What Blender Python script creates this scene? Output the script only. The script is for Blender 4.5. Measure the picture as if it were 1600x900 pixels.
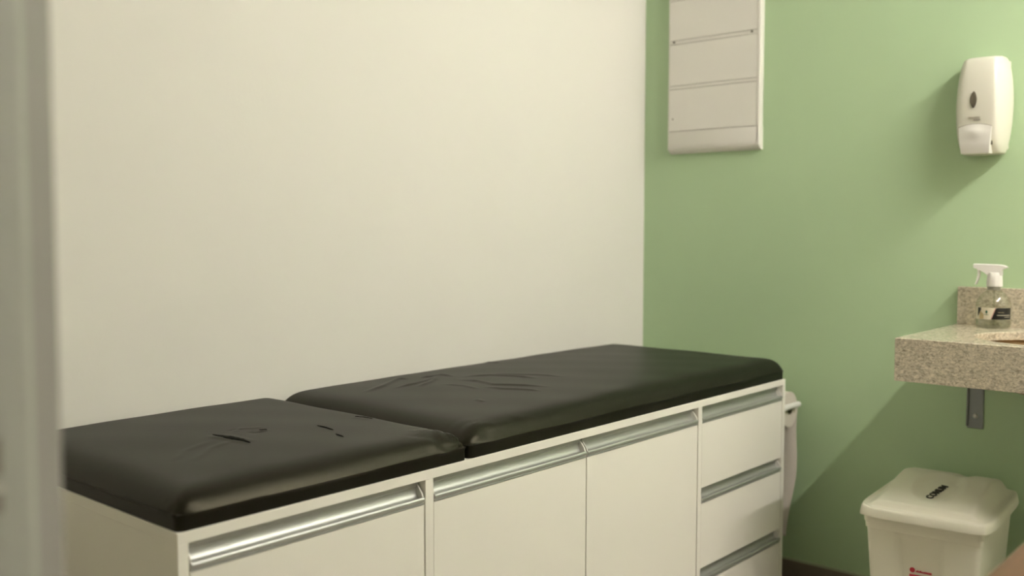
import bpy, bmesh, math, random
import numpy as np
from mathutils import Vector, Matrix

random.seed(7)
for o in list(bpy.data.objects):
    bpy.data.objects.remove(o, do_unlink=True)
S = bpy.context.scene
COL = S.collection

# ------------------------------------------------------------------ camera
CAM = Vector((-3.0438, -2.0162, 1.1776))
YAW, PITCH, ROLL, FPX = 0.7193, -0.0607, 0.0015, 1523.1
cd = bpy.data.cameras.new('camera'); cam = bpy.data.objects.new('camera', cd); COL.objects.link(cam)
cd.sensor_width = 36.0; cd.lens = FPX / 1600 * 36; cd.clip_start = 0.02; cd.clip_end = 60
fw = Vector((math.cos(YAW) * math.cos(PITCH), math.sin(YAW) * math.cos(PITCH), math.sin(PITCH)))
rt = Vector((math.sin(YAW), -math.cos(YAW), 0)); up = rt.cross(fw)
r2 = rt * math.cos(ROLL) + up * math.sin(ROLL); u2 = -rt * math.sin(ROLL) + up * math.cos(ROLL)
M4 = Matrix((r2, u2, -fw)).transposed().to_4x4(); M4.translation = CAM
cam.matrix_world = M4
cd.dof.use_dof = True; cd.dof.focus_distance = 2.15; cd.dof.aperture_fstop = 2.3
S.camera = cam

# ------------------------------------------------------------------ world, exposure
W = bpy.data.worlds.new('world'); S.world = W; W.use_nodes = True
bg = W.node_tree.nodes['Background']; bg.inputs[0].default_value = (0.9, 0.87, 0.72, 1); bg.inputs[1].default_value = 0.25
S.view_settings.view_transform = 'Standard'; S.view_settings.look = 'None'
S.view_settings.gamma = 1; S.view_settings.use_curve_mapping = False
S.view_settings.exposure = 1.44
LAMP_COL = (1.0, 0.925, 0.86)
LAMP_STRENGTH = 124.0
CORRIDOR_FILL_STRENGTH = 12.0

# ------------------------------------------------------------------ materials
def nd(nt, t, **kw):
    n = nt.nodes.new(t)
    for k, v in kw.items():
        setattr(n, k, v)
    return n

def mat(name, col, rough=0.5, metal=0.0, spec=0.5, var=0.0, vscale=6.0, bump=0.0, bscale=60.0, coat=0.0, bdist=0.002):
    m = bpy.data.materials.new(name); m.use_nodes = True
    nt = m.node_tree; b = nt.nodes['Principled BSDF']
    b.inputs['Base Color'].default_value = (*col, 1); b.inputs['Roughness'].default_value = rough
    b.inputs['Metallic'].default_value = metal; b.inputs['Specular IOR Level'].default_value = spec
    b.inputs['Coat Weight'].default_value = coat
    tc = nd(nt, 'ShaderNodeTexCoord')
    if var:
        n = nd(nt, 'ShaderNodeTexNoise'); n.inputs['Scale'].default_value = vscale; n.inputs['Detail'].default_value = 5
        r = nd(nt, 'ShaderNodeMapRange'); r.inputs['To Min'].default_value = 1 - var; r.inputs['To Max'].default_value = 1 + var
        x = nd(nt, 'ShaderNodeMix', data_type='RGBA', blend_type='MULTIPLY'); x.inputs['Factor'].default_value = 1
        x.inputs['A'].default_value = (*col, 1)
        nt.links.new(tc.outputs['Object'], n.inputs['Vector']); nt.links.new(n.outputs['Fac'], r.inputs['Value'])
        nt.links.new(r.outputs['Result'], x.inputs['B']); nt.links.new(x.outputs['Result'], b.inputs['Base Color'])
    if bump:
        n = nd(nt, 'ShaderNodeTexNoise'); n.inputs['Scale'].default_value = bscale; n.inputs['Detail'].default_value = 4
        bp = nd(nt, 'ShaderNodeBump'); bp.inputs['Strength'].default_value = bump; bp.inputs['Distance'].default_value = bdist
        nt.links.new(tc.outputs['Object'], n.inputs['Vector']); nt.links.new(n.outputs['Fac'], bp.inputs['Height'])
        nt.links.new(bp.outputs['Normal'], b.inputs['Normal'])
    return m

M = {}
M['white_wall'] = mat('white_wall_paint', (0.80, 0.785, 0.735), 0.75, spec=0.3, var=0.012, vscale=2.5, bump=0.12, bscale=90)
M['green_wall'] = mat('green_wall_paint', (0.462, 0.625, 0.385), 0.5, spec=0.4, var=0.02, vscale=2.0, bump=0.12, bscale=70)
M['partition'] = mat('beige_partition_paint', (0.50, 0.47, 0.385), 0.6, spec=0.3, var=0.015, vscale=2.5)
M['ceiling'] = mat('ceiling_paint', (0.82, 0.81, 0.78), 0.9, spec=0.2)
M['melamine'] = mat('white_melamine', (0.84, 0.82, 0.75), 0.38, spec=0.4, var=0.008, vscale=3)
M['edge'] = mat('white_edge_band', (0.82, 0.805, 0.75), 0.4, spec=0.4)
M['dark_gap'] = mat('cabinet_inside', (0.16, 0.13, 0.085), 0.8)
M['alu'] = mat('brushed_aluminium', (0.52, 0.53, 0.515), 0.47, metal=0.8)
M['cap'] = mat('handle_end_cap', (0.78, 0.77, 0.72), 0.45)
M['vinyl'] = mat('black_vinyl', (0.0035, 0.0032, 0.0022), 0.43, spec=0.28, bump=0.08, bscale=55, bdist=0.0015)
M['vinyl'].node_tree.nodes['Principled BSDF'].inputs['Specular Tint'].default_value = (1.0, 0.93, 0.66, 1)
M['tear'] = mat('torn_vinyl', (0.004, 0.004, 0.003), 0.9, spec=0.1)
M['panel'] = mat('white_board_plastic', (0.78, 0.765, 0.71), 0.42, spec=0.4)
M['panel_frame'] = mat('white_board_frame', (0.79, 0.775, 0.72), 0.42, spec=0.4)
M['groove'] = mat('board_groove', (0.24, 0.22, 0.17), 0.8)
M['screw_dark'] = mat('dark_screw', (0.12, 0.11, 0.08), 0.6)
M['abs'] = mat('glossy_white_plastic', (0.70, 0.69, 0.595), 0.26, spec=0.5)
M['abs_flap'] = mat('white_flap_plastic', (0.76, 0.75, 0.70), 0.35, spec=0.5)
M['window'] = mat('smoked_window', (0.10, 0.085, 0.06), 0.25)
M['print'] = mat('grey_print', (0.36, 0.34, 0.28), 0.6)
M['bin'] = mat('cream_bin_plastic', (0.79, 0.775, 0.645), 0.42, spec=0.4, var=0.015, vscale=5)
M['ink'] = mat('black_ink', (0.03, 0.028, 0.02), 0.6)
M['red'] = mat('red_print', (0.50, 0.035, 0.06), 0.5)
M['paper'] = mat('bed_paper', (0.62, 0.58, 0.51), 0.85, spec=0.1, bump=0.5, bscale=45, bdist=0.003)
M['white_plastic'] = mat('matt_white_plastic', (0.80, 0.79, 0.76), 0.45)
M['grey_steel'] = mat('grey_bracket_paint', (0.30, 0.32, 0.32), 0.45, metal=0.3)
M['steel'] = mat('screw_steel', (0.6, 0.6, 0.56), 0.35, metal=0.9)
M['jamb'] = mat('grey_frame_paint', (0.40, 0.405, 0.36), 0.42, spec=0.4, var=0.03, vscale=9)
M['jamb_edge'] = mat('grey_frame_edge', (0.31, 0.295, 0.275), 0.45, spec=0.45, var=0.04, vscale=7)
M['bowl'] = mat('brown_basin', (0.40, 0.27, 0.13), 0.4)
M['lamp_body'] = mat('lamp_enamel', (0.8, 0.8, 0.78), 0.4)

def emis(name, col, s):
    m = bpy.data.materials.new(name); m.use_nodes = True
    nt = m.node_tree; b = nt.nodes['Principled BSDF']
    b.inputs['Base Color'].default_value = (0.8, 0.8, 0.8, 1)
    b.inputs['Emission Color'].default_value = (*col, 1); b.inputs['Emission Strength'].default_value = s
    return m
M['tube'] = emis('fluorescent_tube', LAMP_COL, LAMP_STRENGTH)
M['corridor_fill'] = emis('corridor_fill_tube', LAMP_COL, CORRIDOR_FILL_STRENGTH)

def granite():
    m = bpy.data.materials.new('beige_granite'); m.use_nodes = True
    nt = m.node_tree; b = nt.nodes['Principled BSDF']; L = nt.links.new
    tc = nd(nt, 'ShaderNodeTexCoord')
    mp = nd(nt, 'ShaderNodeMapping'); mp.inputs['Rotation'].default_value = (0.5, 0.2, 0.4)
    mp.inputs['Scale'].default_value = (1.0, 1.0, 1.5); L(tc.outputs['Object'], mp.inputs['Vector'])
    n1 = nd(nt, 'ShaderNodeTexNoise'); n1.inputs['Scale'].default_value = 105; n1.inputs['Detail'].default_value = 6; n1.inputs['Roughness'].default_value = 0.7
    n1.inputs['Distortion'].default_value = 0.6
    L(mp.outputs['Vector'], n1.inputs['Vector'])
    r1 = nd(nt, 'ShaderNodeValToRGB'); e = r1.color_ramp.elements
    e[0].position = 0.30; e[0].color = (0.23, 0.19, 0.14, 1); e[1].position = 0.74; e[1].color = (0.76, 0.69, 0.55, 1)
    k = r1.color_ramp.elements.new(0.46); k.color = (0.48, 0.43, 0.33, 1)
    k = r1.color_ramp.elements.new(0.57); k.color = (0.61, 0.55, 0.435, 1)
    L(n1.outputs['Fac'], r1.inputs['Fac'])
    v = nd(nt, 'ShaderNodeTexVoronoi'); v.inputs['Scale'].default_value = 170; L(mp.outputs['Vector'], v.inputs['Vector'])
    r2_ = nd(nt, 'ShaderNodeMapRange'); r2_.inputs['From Min'].default_value = 0.0; r2_.inputs['From Max'].default_value = 1.0
    r2_.inputs['To Min'].default_value = 0.92; r2_.inputs['To Max'].default_value = 1.22
    sep = nd(nt, 'ShaderNodeSeparateColor'); L(v.outputs['Color'], sep.inputs['Color']); L(sep.outputs['Red'], r2_.inputs['Value'])
    x = nd(nt, 'ShaderNodeMix', data_type='RGBA', blend_type='MULTIPLY'); x.inputs['Factor'].default_value = 1
    L(r1.outputs['Color'], x.inputs['A']); L(r2_.outputs['Result'], x.inputs['B'])
    L(x.outputs['Result'], b.inputs['Base Color'])
    b.inputs['Roughness'].default_value = 0.16; b.inputs['Specular IOR Level'].default_value = 0.55
    return m
M['granite'] = granite()

def wood():
    m = bpy.data.materials.new('brown_wood_laminate'); m.use_nodes = True
    nt = m.node_tree; b = nt.nodes['Principled BSDF']; L = nt.links.new
    tc = nd(nt, 'ShaderNodeTexCoord'); mp = nd(nt, 'ShaderNodeMapping'); mp.inputs['Scale'].default_value = (2.5, 34, 34)
    L(tc.outputs['Object'], mp.inputs['Vector'])
    n = nd(nt, 'ShaderNodeTexNoise'); n.inputs['Scale'].default_value = 1.6; n.inputs['Detail'].default_value = 6; n.inputs['Distortion'].default_value = 0.5
    L(mp.outputs['Vector'], n.inputs['Vector'])
    r = nd(nt, 'ShaderNodeValToRGB'); e = r.color_ramp.elements
    e[0].position = 0.3; e[0].color = (0.085, 0.036, 0.017, 1); e[1].position = 0.7; e[1].color = (0.145, 0.066, 0.034, 1)
    L(n.outputs['Fac'], r.inputs['Fac']); L(r.outputs['Color'], b.inputs['Base Color'])
    b.inputs['Roughness'].default_value = 0.45
    return m
M['wood'] = wood()
M['wood_edge'] = mat('desk_edge_band', (0.15, 0.095, 0.055), 0.45)

def tiles(name, c1, c2, mortar, sx):
    m = bpy.data.materials.new(name); m.use_nodes = True
    nt = m.node_tree; b = nt.nodes['Principled BSDF']; L = nt.links.new
    tc = nd(nt, 'ShaderNodeTexCoord'); br = nd(nt, 'ShaderNodeTexBrick'); br.offset = 0.0
    br.inputs['Color1'].default_value = (*c1, 1); br.inputs['Color2'].default_value = (*c2, 1); br.inputs['Mortar'].default_value = (*mortar, 1)
    br.inputs['Scale'].default_value = 1.0; br.inputs['Brick Width'].default_value = sx; br.inputs['Row Height'].default_value = sx
    br.inputs['Mortar Size'].default_value = 0.003
    L(tc.outputs['Object'], br.inputs['Vector']); L(br.outputs['Color'], b.inputs['Base Color']); b.inputs['Roughness'].default_value = 0.3
    return m
M['floor'] = tiles('beige_floor_tile', (0.52, 0.48, 0.40), (0.54, 0.50, 0.415), (0.30, 0.27, 0.21), 0.45)
M['skirting'] = mat('brown_skirting_tile', (0.20, 0.165, 0.125), 0.4, var=0.12, vscale=14)
M['grout'] = mat('pale_grout', (0.40, 0.45, 0.30), 0.8)

def glassy(name, col, ior, rough=0.02):
    m = bpy.data.materials.new(name); m.use_nodes = True
    b = m.node_tree.nodes['Principled BSDF']
    b.inputs['Base Color'].default_value = (*col, 1); b.inputs['Transmission Weight'].default_value = 1
    b.inputs['Roughness'].default_value = rough; b.inputs['IOR'].default_value = ior
    return m
def thin_clear(name, col, refl=1.0):
    m = bpy.data.materials.new(name); m.use_nodes = True
    nt = m.node_tree; nt.nodes.remove(nt.nodes['Principled BSDF']); out = nt.nodes['Material Output']
    t = nd(nt, 'ShaderNodeBsdfTransparent'); t.inputs[0].default_value = (*col, 1)
    g_ = nd(nt, 'ShaderNodeBsdfGlossy'); g_.inputs['Roughness'].default_value = 0.06
    lw = nd(nt, 'ShaderNodeLayerWeight'); lw.inputs['Blend'].default_value = 0.25
    f = nd(nt, 'ShaderNodeMapRange'); f.inputs['To Min'].default_value = 0.03; f.inputs['To Max'].default_value = 0.35
    nt.links.new(lw.outputs['Facing'], f.inputs['Value'])
    x = nd(nt, 'ShaderNodeMixShader')
    nt.links.new(f.outputs[0], x.inputs[0]); nt.links.new(t.outputs[0], x.inputs[1]); nt.links.new(g_.outputs[0], x.inputs[2])
    nt.links.new(x.outputs[0], out.inputs['Surface'])
    return m
M['clear'] = thin_clear('clear_pet', (0.93, 0.94, 0.90))

# ------------------------------------------------------------------ helpers
def link(name, me, m, parent=None, label=None, smooth=False):
    if m is not None and not me.materials:
        me.materials.append(M[m])
    o = bpy.data.objects.new(name, me); COL.objects.link(o)
    if parent is not None:
        o.parent = parent
    if label:
        o['label'] = label
    if smooth:
        for p in me.polygons:
            p.use_smooth = True
    return o

def from_bm(name, bm, m, parent=None, label=None, smooth=False, off=(0, 0, 0)):
    if any(off):
        bmesh.ops.translate(bm, verts=bm.verts, vec=-Vector(off))
    bmesh.ops.recalc_face_normals(bm, faces=bm.faces)
    me = bpy.data.meshes.new(name); bm.to_mesh(me); bm.free()
    return link(name, me, m, parent, label, smooth)

def box(bm, x0, x1, y0, y1, z0, z1, bev=0.0, seg=2):
    r = bmesh.ops.create_cube(bm, size=1)
    vs = r['verts']
    for v in vs:
        v.co = Vector((x0 if v.co.x < 0 else x1, y0 if v.co.y < 0 else y1, z0 if v.co.z < 0 else z1))
    if bev:
        es = list({e for v in vs for e in v.link_edges})
        bmesh.ops.bevel(bm, geom=es, offset=bev, segments=seg, profile=0.5, affect='EDGES')

def boxobj(name, b, m, parent=None, off=(0, 0, 0), bev=0.0, label=None, seg=2):
    bm = bmesh.new(); box(bm, *b, bev=bev, seg=seg)
    return from_bm(name, bm, m, parent, label, False, off)

def loft(bm, rings, cap0=True, cap1=True, closed=True):
    vr = [[bm.verts.new(p) for p in r] for r in rings]
    n = len(rings[0])
    for a, b in zip(vr[:-1], vr[1:]):
        for i in range(n if closed else n - 1):
            j = (i + 1) % n
            bm.faces.new((a[i], a[j], b[j], b[i]))
    if cap0: bm.faces.new(vr[0][::-1])
    if cap1: bm.faces.new(vr[-1])
    return vr

def lathe(bm, prof, c=(0, 0, 0), n=32, axis='z', caps=True):
    rings = []
    for r, h in prof:
        ring = []
        for i in range(n):
            a = 2 * math.pi * i / n
            p = (r * math.cos(a), r * math.sin(a), h)
            if axis == 'y': p = (p[0], h, p[1])
            if axis == 'x': p = (h, p[0], p[1])
            ring.append(Vector(p) + Vector(c))
        rings.append(ring)
    loft(bm, rings, caps, caps)

def extrude_x(bm, prof, x0, x1):          # prof: (y, z) closed polygon
    loft(bm, [[(x0, y, z) for y, z in prof], [(x1, y, z) for y, z in prof]])

def empty(name, loc, label, cat, rz=0.0, group=None):
    o = bpy.data.objects.new(name, None); COL.objects.link(o); o.location = loc; o.rotation_euler = (0, 0, rz)
    o.empty_display_size = 0.05
    o['label'] = label; o['category'] = cat
    if group: o['group'] = group
    return o

def tag(o, label, cat, group=None):
    o['label'] = label; o['category'] = cat
    if group: o['group'] = group
    return o

def struct(o, label):
    o['kind'] = 'structure'; o['label'] = label
    return o

def smooth_angle(o, ang=40):
    me = o.data
    for p in me.polygons: p.use_smooth = True
    me.set_sharp_from_angle(angle=math.radians(ang))
    return o

def text_mesh(name, body, size, m, parent, mw, extrude=0.0):
    cu = bpy.data.curves.new(name, 'FONT'); cu.body = body; cu.size = size; cu.extrude = extrude
    cu.align_x = 'CENTER'; cu.align_y = 'CENTER'; cu.offset = size * 0.012
    t = bpy.data.objects.new(name + '_tmp', cu); COL.objects.link(t)
    bpy.context.view_layer.update()
    me = bpy.data.meshes.new_from_object(t.evaluated_get(bpy.context.evaluated_depsgraph_get()))
    bpy.data.objects.remove(t, do_unlink=True); bpy.data.curves.remove(cu)
    me.transform(mw)
    me.materials.clear()
    return link(name, me, m, parent)

# ------------------------------------------------------------------ room shell
H = 2.62
XL = -2.745            # room face of the partition with the doorway
YF = -3.15
JY = -1.305            # near reveal of the doorway (jamb face)
OY = -2.20             # far reveal
struct(boxobj('wall_back', (-4.6, 0.12, 0, 0.12, 0, H), 'white_wall'), 'plain cream-white wall behind the examination bench')
struct(boxobj('wall_right', (0, 0.12, YF, 0, 0, H), 'green_wall'), 'sage green wall with board, dispenser and counter')
struct(boxobj('wall_front', (-4.6, 0.12, YF - 0.12, YF, 0, H), 'white_wall'), 'white wall behind the viewer')
bm = bmesh.new()
box(bm, XL - 0.12, XL, JY + 0.03, 0, 0, H)
box(bm, XL - 0.12, XL, YF, OY - 0.03, 0, H)
box(bm, XL - 0.12, XL, OY - 0.03, JY + 0.03, 2.12, H)
struct(from_bm('wall_left', bm, 'partition'), 'beige partition wall with the doorway')
struct(boxobj('wall_corridor', (-4.72, -4.6, YF - 0.12, 0.12, 0, H), 'white_wall'), 'white far wall of the corridor')
struct(boxobj('floor', (-4.72, 0.12, YF - 0.12, 0.12, -0.08, 0), 'floor'), 'beige tiled floor')
struct(boxobj('ceiling', (-4.72, 0.12, YF - 0.12, 0.12, H, H + 0.08), 'ceiling'), 'white ceiling')
# skirting on the green wall with a pale grout bead on top
sk = struct(boxobj('baseboard_right', (-0.012, 0, YF, 0, 0, 0.068), 'skirting', bev=0.0015), 'brown tile skirting along the green wall')
boxobj('grout_bead', (-0.009, 0, YF, 0, 0.068, 0.074), 'grout', sk)
struct(boxobj('baseboard_back', (XL, -0.012, -0.012, 0, 0, 0.068), 'skirting', bev=0.0015), 'brown tile skirting along the white wall')

# doorway frame: pressed profile, seen close at the left edge of the picture
def jamb(name, ys, sgn, label):
    bm = bmesh.new()
    pr = [(-2.93, 0.03), (-2.93, 0.0), (-2.756, 0.0), (-2.7515, 0.0012), (-2.7475, 0.0050), (-2.7285, 0.0115), (-2.7250, 0.0140), (-2.7235, 0.018), (-2.7235, 0.05), (-2.745, 0.05), (-2.745, 0.03)]
    loft(bm, [[(x, ys + sgn * d, z) for x, d in pr] for z in (0, 2.09)])
    o = struct(from_bm(name, bm, 'jamb'), label)
    o.data.materials.append(M['jamb_edge'])
    for p in o.data.polygons:
        if p.center.x > -2.749: p.material_index = 1
    return smooth_angle(o, 50)
j1 = jamb('trim_1', JY, 1, 'grey painted door jamb close to the viewer at the left edge')
jamb('trim_2', OY, -1, 'grey painted door jamb beside the viewer')
struct(boxobj('trim_3', (-2.93, -2.7235, OY, JY, 2.09, 2.12), 'jamb'), 'grey painted head of the door frame')
bm = bmesh.new()
box(bm, -2.80, -2.7715, JY - 0.0016, JY + 0.0005, 0.865, 1.06, 0.0006)
sp = from_bm('strike_plate', bm, 'jamb', j1, 'grey strike plate of the door lock')
for z0, z1 in ((1.006, 1.032), (0.979, 0.993)):
    boxobj('latch_hole', (-2.794, -2.7735, JY - 0.002, JY - 0.0012, z0, z1), 'groove', sp)
boxobj('latch_lip', (-2.794, -2.7722, JY - 0.0042, JY - 0.0014, 0.9945, 0.9975), 'steel', sp, bev=0.0006)

# ------------------------------------------------------------------ cabinet
CX0, CX1, CD, CZ = -2.279, -0.205, 0.6673, 0.7108
YB = -0.006
R0 = (-1.24, -0.34, 0)
cab = empty('examination_cabinet', R0, 'long white laminate cabinet with aluminium handles under the black cushions', 'cabinet')
T = 0.0185
def cp(name, b, m='melamine', parent=cab, bev=0.0008, label=None):
    return boxobj(name, b, m, parent, R0, bev, label)
TOPB = CZ - 0.0185
cp('top_panel', (CX0, CX1, -CD, YB, TOPB, CZ))
cp('side_panel', (CX0, CX0 + T, -CD, YB, 0, TOPB))
cp('side_panel', (CX1 - T, CX1, -CD, YB, 0, TOPB))
S1 = (-1.7565, -1.735); S2 = (-0.7315, -0.7125)
for a, b in (S1, S2):
    cp('divider', (a, b, -CD, YB, 0.06, TOPB))
cp('back_panel', (CX0 + T, CX1 - T, YB - 0.012, YB, 0.06, TOPB), 'dark_gap')
cp('bottom_panel', (CX0 + T, CX1 - T, -CD + 0.03, YB - 0.012, 0.06, 0.078))
cp('plinth', (CX0 + T, CX1 - T, -CD + 0.05, -CD + 0.068, 0, 0.06))

HB = 0.6445           # underside of the upper handle profiles
def handle_prof(zb, h):
    F = -CD
    pr = [(F + 0.0010, 0.0), (F - 0.0006, 0.0010), (F - 0.0006, 0.0030), (F + 0.0014, 0.0040), (F + 0.0014, 0.0052),
          (F - 0.0010, 0.0062), (F - 0.0022, 0.0085), (F - 0.0022, 0.0115), (F - 0.0010, 0.0140), (F + 0.0010, 0.0150), (F + 0.0030, 0.0146),
          (F + 0.0048, 0.0132), (F + 0.0080, 0.0118), (F + 0.0120, 0.0124), (F + 0.0155, 0.0150), (F + 0.0182, 0.0195),
          (F + 0.0196, 0.0250), (F + 0.0196, h - 0.0105), (F + 0.0175, h - 0.0085), (F + 0.0168, h - 0.0005), (F + 0.0190, h), (F + 0.0225, h), (F + 0.0225, 0.0)]
    return [(y, z + zb) for y, z in pr]
def cap_prof(zb, h):
    F = -CD
    pr = [(F + 0.0012, 0.0005), (F + 0.0003, 0.012), (F + 0.004, 0.022), (F + 0.011, 0.031), (F + 0.0165, h - 0.006), (F + 0.0225, h - 0.004), (F + 0.0225, 0.0005)]
    return [(y, z + zb) for y, z in pr]
def add_handle(parent, x0, x1, zb, h):
    bm = bmesh.new(); extrude_x(bm, handle_prof(zb, h), x0, x1)
    hd = from_bm('handle', bm, 'alu', parent, 'aluminium recessed handle profile', False, R0); smooth_angle(hd, 38)
    bm = bmesh.new(); extrude_x(bm, cap_prof(zb, h), x1 - 0.0028, x1 + 0.0004)
    from_bm('end_cap', bm, 'cap', parent, None, False, R0)
    bm = bmesh.new(); extrude_x(bm, cap_prof(zb, h), x0 - 0.0004, x0 + 0.0018)
    from_bm('end_cap', bm, 'cap', parent, None, False, R0)
def front(name, x0, x1, z0, z1, hz):
    bm = bmesh.new(); box(bm, x0, x1, -CD + 0.001, -CD + 0.019, z0, z1, 0.0008)
    d = from_bm(name, bm, 'melamine', cab, None, False, R0)
    add_handle(d, x0 + 0.0012, x1 - 0.0012, z1 + 0.0006, hz)
    return d
g = 0.0028
front('door', CX0 + T + g, S1[0] - g, 0.07, HB, TOPB - HB - 0.0052)
front('door', S1[1] + g * 0.6, -1.2392, 0.07, HB, TOPB - HB - 0.0052)
front('door', -1.2360, S2[0] - g, 0.07, HB, TOPB - HB - 0.0052)
DX0, DX1 = S2[1] + g * 0.6, CX1 - T - g * 0.8
front('drawer', DX0, DX1, 0.4655, HB, TOPB - HB - 0.0052)
front('drawer', DX0, DX1, 0.2395, 0.4215, 0.0425)
front('drawer', DX0, DX1, 0.07, 0.1955, 0.0425)
# paper roll bracket screwed to the right end panel
RX, RZ, RR = -0.098, 0.594, 0.058
br = boxobj('roll_bracket', (CX1, CX1 + 0.006, -0.662, -0.632, 0.565, 0.655), 'white_plastic', cab, R0, 0.001, 'white bracket holding the paper roll')
bm = bmesh.new()
lathe(bm, [(0.0095, CX1 + 0.004), (0.0095, -0.064), (0.0080, -0.0605), (0.004, -0.0595)], (0, -0.647, 0.610), 16, 'x')
smooth_angle(from_bm('arm', bm, 'white_plastic', br, None, False, R0), 45)
bm = bmesh.new()
lathe(bm, [(0.0095, CX1 + 0.004), (0.0095, -0.064), (0.004, -0.0595)], (0, -0.06, 0.610), 16, 'x')
smooth_angle(from_bm('arm', bm, 'white_plastic', br, None, False, R0), 45)

# ------------------------------------------------------------------ cushions
def edge_samples(lo, hi, r0, r1, step):
    a = [lo + r0 * (1 - math.sin(t)) for t in np.linspace(math.pi / 2, 0, 15)]
    n = max(2, int((hi - r1 - lo - r0) / step))
    b = list(np.linspace(lo + r0, hi - r1, n))[1:]
    c = [hi - r1 * (1 - math.sin(t)) for t in np.linspace(0, math.pi / 2, 15)][1:]
    return np.array(a + b + c)

def seg_dist(X, Y, pl):
    d = np.full(X.shape, 9.0); tt = np.zeros(X.shape); n = len(pl) - 1
    for k in range(n):
        ax, ay = pl[k]; bx, by = pl[k + 1]; vx, vy = bx - ax, by - ay
        t = np.clip(((X - ax) * vx + (Y - ay) * vy) / (vx * vx + vy * vy), 0, 1)
        q = np.hypot(X - ax - t * vx, Y - ay - t * vy)
        m = q < d; d = np.where(m, q, d); tt = np.where(m, (k + t) / n, tt)
    return d, tt

def cushion_z(x, y, w):
    return w

def cushion(name, x0, x1, y0, y1, zb, th, rL, rR, rF, rB, strip, crown, wr, corners, label, step=0.0045, bow=0.0):
    xs = edge_samples(x0, x1, rL, rR, step); ys = edge_samples(y0, y1, rF, rB, step)
    X, Y = np.meshgrid(xs, ys, indexing='ij')
    q = np.where(X < x0 + rL, -(1 - (X - x0) / rL), np.where(X > x1 - rR, 1 - (x1 - X) / rR, 0.0))
    w = np.where(Y < y0 + rF, -(1 - (Y - y0) / rF), np.where(Y > y1 - rB, 1 - (y1 - Y) / rB, 0.0))
    q2 = q * np.sqrt(1 - 0.2 * np.abs(w) ** 4 / 2); w2 = w * np.sqrt(1 - 0.2 * np.abs(q) ** 4 / 2)
    PX = np.where(q < 0, x0 + rL * (1 + q2), np.where(q > 0, x1 - rR * (1 - q2), X))
    PY = np.where(w < 0, y0 + rF * (1 + w2), np.where(w > 0, y1 - rB * (1 - w2), Y))
    s1 = np.clip((np.abs(q) ** 12 + np.abs(w) ** 12) ** (1 / 12), 0, 1); s2 = s1 ** 2; rv = th - strip
    cx, cy = (X - x0) / (x1 - x0), (Y - y0) / (y1 - y0)
    N = np.sqrt(1 - s2)
    PZ = zb + th - rv * s1 ** 4.6 + crown * (16 * cx * (1 - cx) * cy * (1 - cy)) ** 0.7 * N
    disp = np.zeros(X.shape)
    for pl, wd, h in wr:
        d, t = seg_dist(PX, PY, pl)
        disp += h * np.exp(-(d / wd) ** 2) * np.clip(np.sin(np.clip(t, 0, 1) * math.pi) * 1.6, 0.0, 1)
    PZ = PZ + disp * N
    nx, ny = q2, w2
    for (ccx, ccy, ccz, rad, k, amp, ph) in corners:           # gathers running out of a corner
        dx, dy, dz = PX - ccx, PY - ccy, PZ - ccz
        rr = np.sqrt(dx * dx + dy * dy + dz * dz)
        an = np.arctan2(dz - 0.4 * dy, np.abs(dx) + 1e-4)
        a = amp * np.exp(-(rr / rad) ** 2) * np.clip(rr / 0.02, 0, 1) * np.sin(an * k + ph + 3 * np.sin(rr * 40)) * (s2 > 0.02)
        PX = PX + a * nx; PY = PY + a * ny; PZ = PZ + a * N
    # slow waviness of the filling
    wav = 0.0011 * (np.sin(PX * 9 + 1.3 * np.sin(PY * 7)) * np.sin(PY * 11 + 0.7)) + 0.0006 * np.sin(PX * 31 + 4 * PY) * np.sin(PY * 19)
    PZ = PZ + wav * (0.4 + 0.6 * N)
    PY = PY + np.where(w2 < -0.3, 1, 0) * 0.0012 * np.sin(PX * 17 + 1) * (1 - N) * 0.8
    nxn, nyn = X.shape
    verts = np.stack([PX, PY, PZ], -1).reshape(-1, 3)
    idx = np.arange(nxn * nyn).reshape(nxn, nyn)
    faces = [(int(idx[i, j]), int(idx[i + 1, j]), int(idx[i + 1, j + 1]), int(idx[i, j + 1])) for i in range(nxn - 1) for j in range(nyn - 1)]
    loop = [idx[i, 0] for i in range(nxn)] + [idx[-1, j] for j in range(1, nyn)] + [idx[i, -1] for i in range(nxn - 2, -1, -1)] + [idx[0, j] for j in range(nyn - 2, 0, -1)]
    loop = [int(k) for k in loop]
    V = [tuple(p) for p in verts]
    XY = [(float(X.reshape(-1)[k]), float(Y.reshape(-1)[k])) for k in loop]
    prev = loop
    ins = 0.0025; rc = 0.012
    def sq(px, py, i):               # strip outline: nearly square corners
        ax0, ax1, ay0, ay1 = x0 + i, x1 - i, y0 + i, y1 - i
        px = min(max(px, ax0), ax1); py = min(max(py, ay0), ay1)
        ux = max(0, ax0 + rc - px) + min(0, ax1 - rc - px) if True else 0
        uy = max(0, ay0 + rc - py) + min(0, ay1 - rc - py)
        if ux and uy:
            m = max(abs(ux), abs(uy)); l = math.hypot(ux, uy); kx, ky = ux * m / l, uy * m / l
            px += ux - kx; py += uy - ky
        return px, py
    for kz, blend in ((0.0015, 0.35), (0.004, 0.75), (0.008, 1.0), (strip, 1.0)):
        z = zb + strip - kz
        cur = []
        for k, (px, py) in zip(loop, XY):
            tx, ty = sq(px, py, ins)
            bx, by, bz = V[k]
            V.append((bx + (tx - bx) * blend, by + (ty - by) * blend, z + (bz - zb - strip) * (1 - kz / strip)))
            cur.append(len(V) - 1)
        n = len(loop)
        for a in range(n):
            b = (a + 1) % n
            faces.append((prev[b], prev[a], cur[a], cur[b]))
        prev = cur
    faces.append(tuple(prev))
    r0 = Vector(((x0 + x1) / 2, (y0 + y1) / 2, zb))
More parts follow.
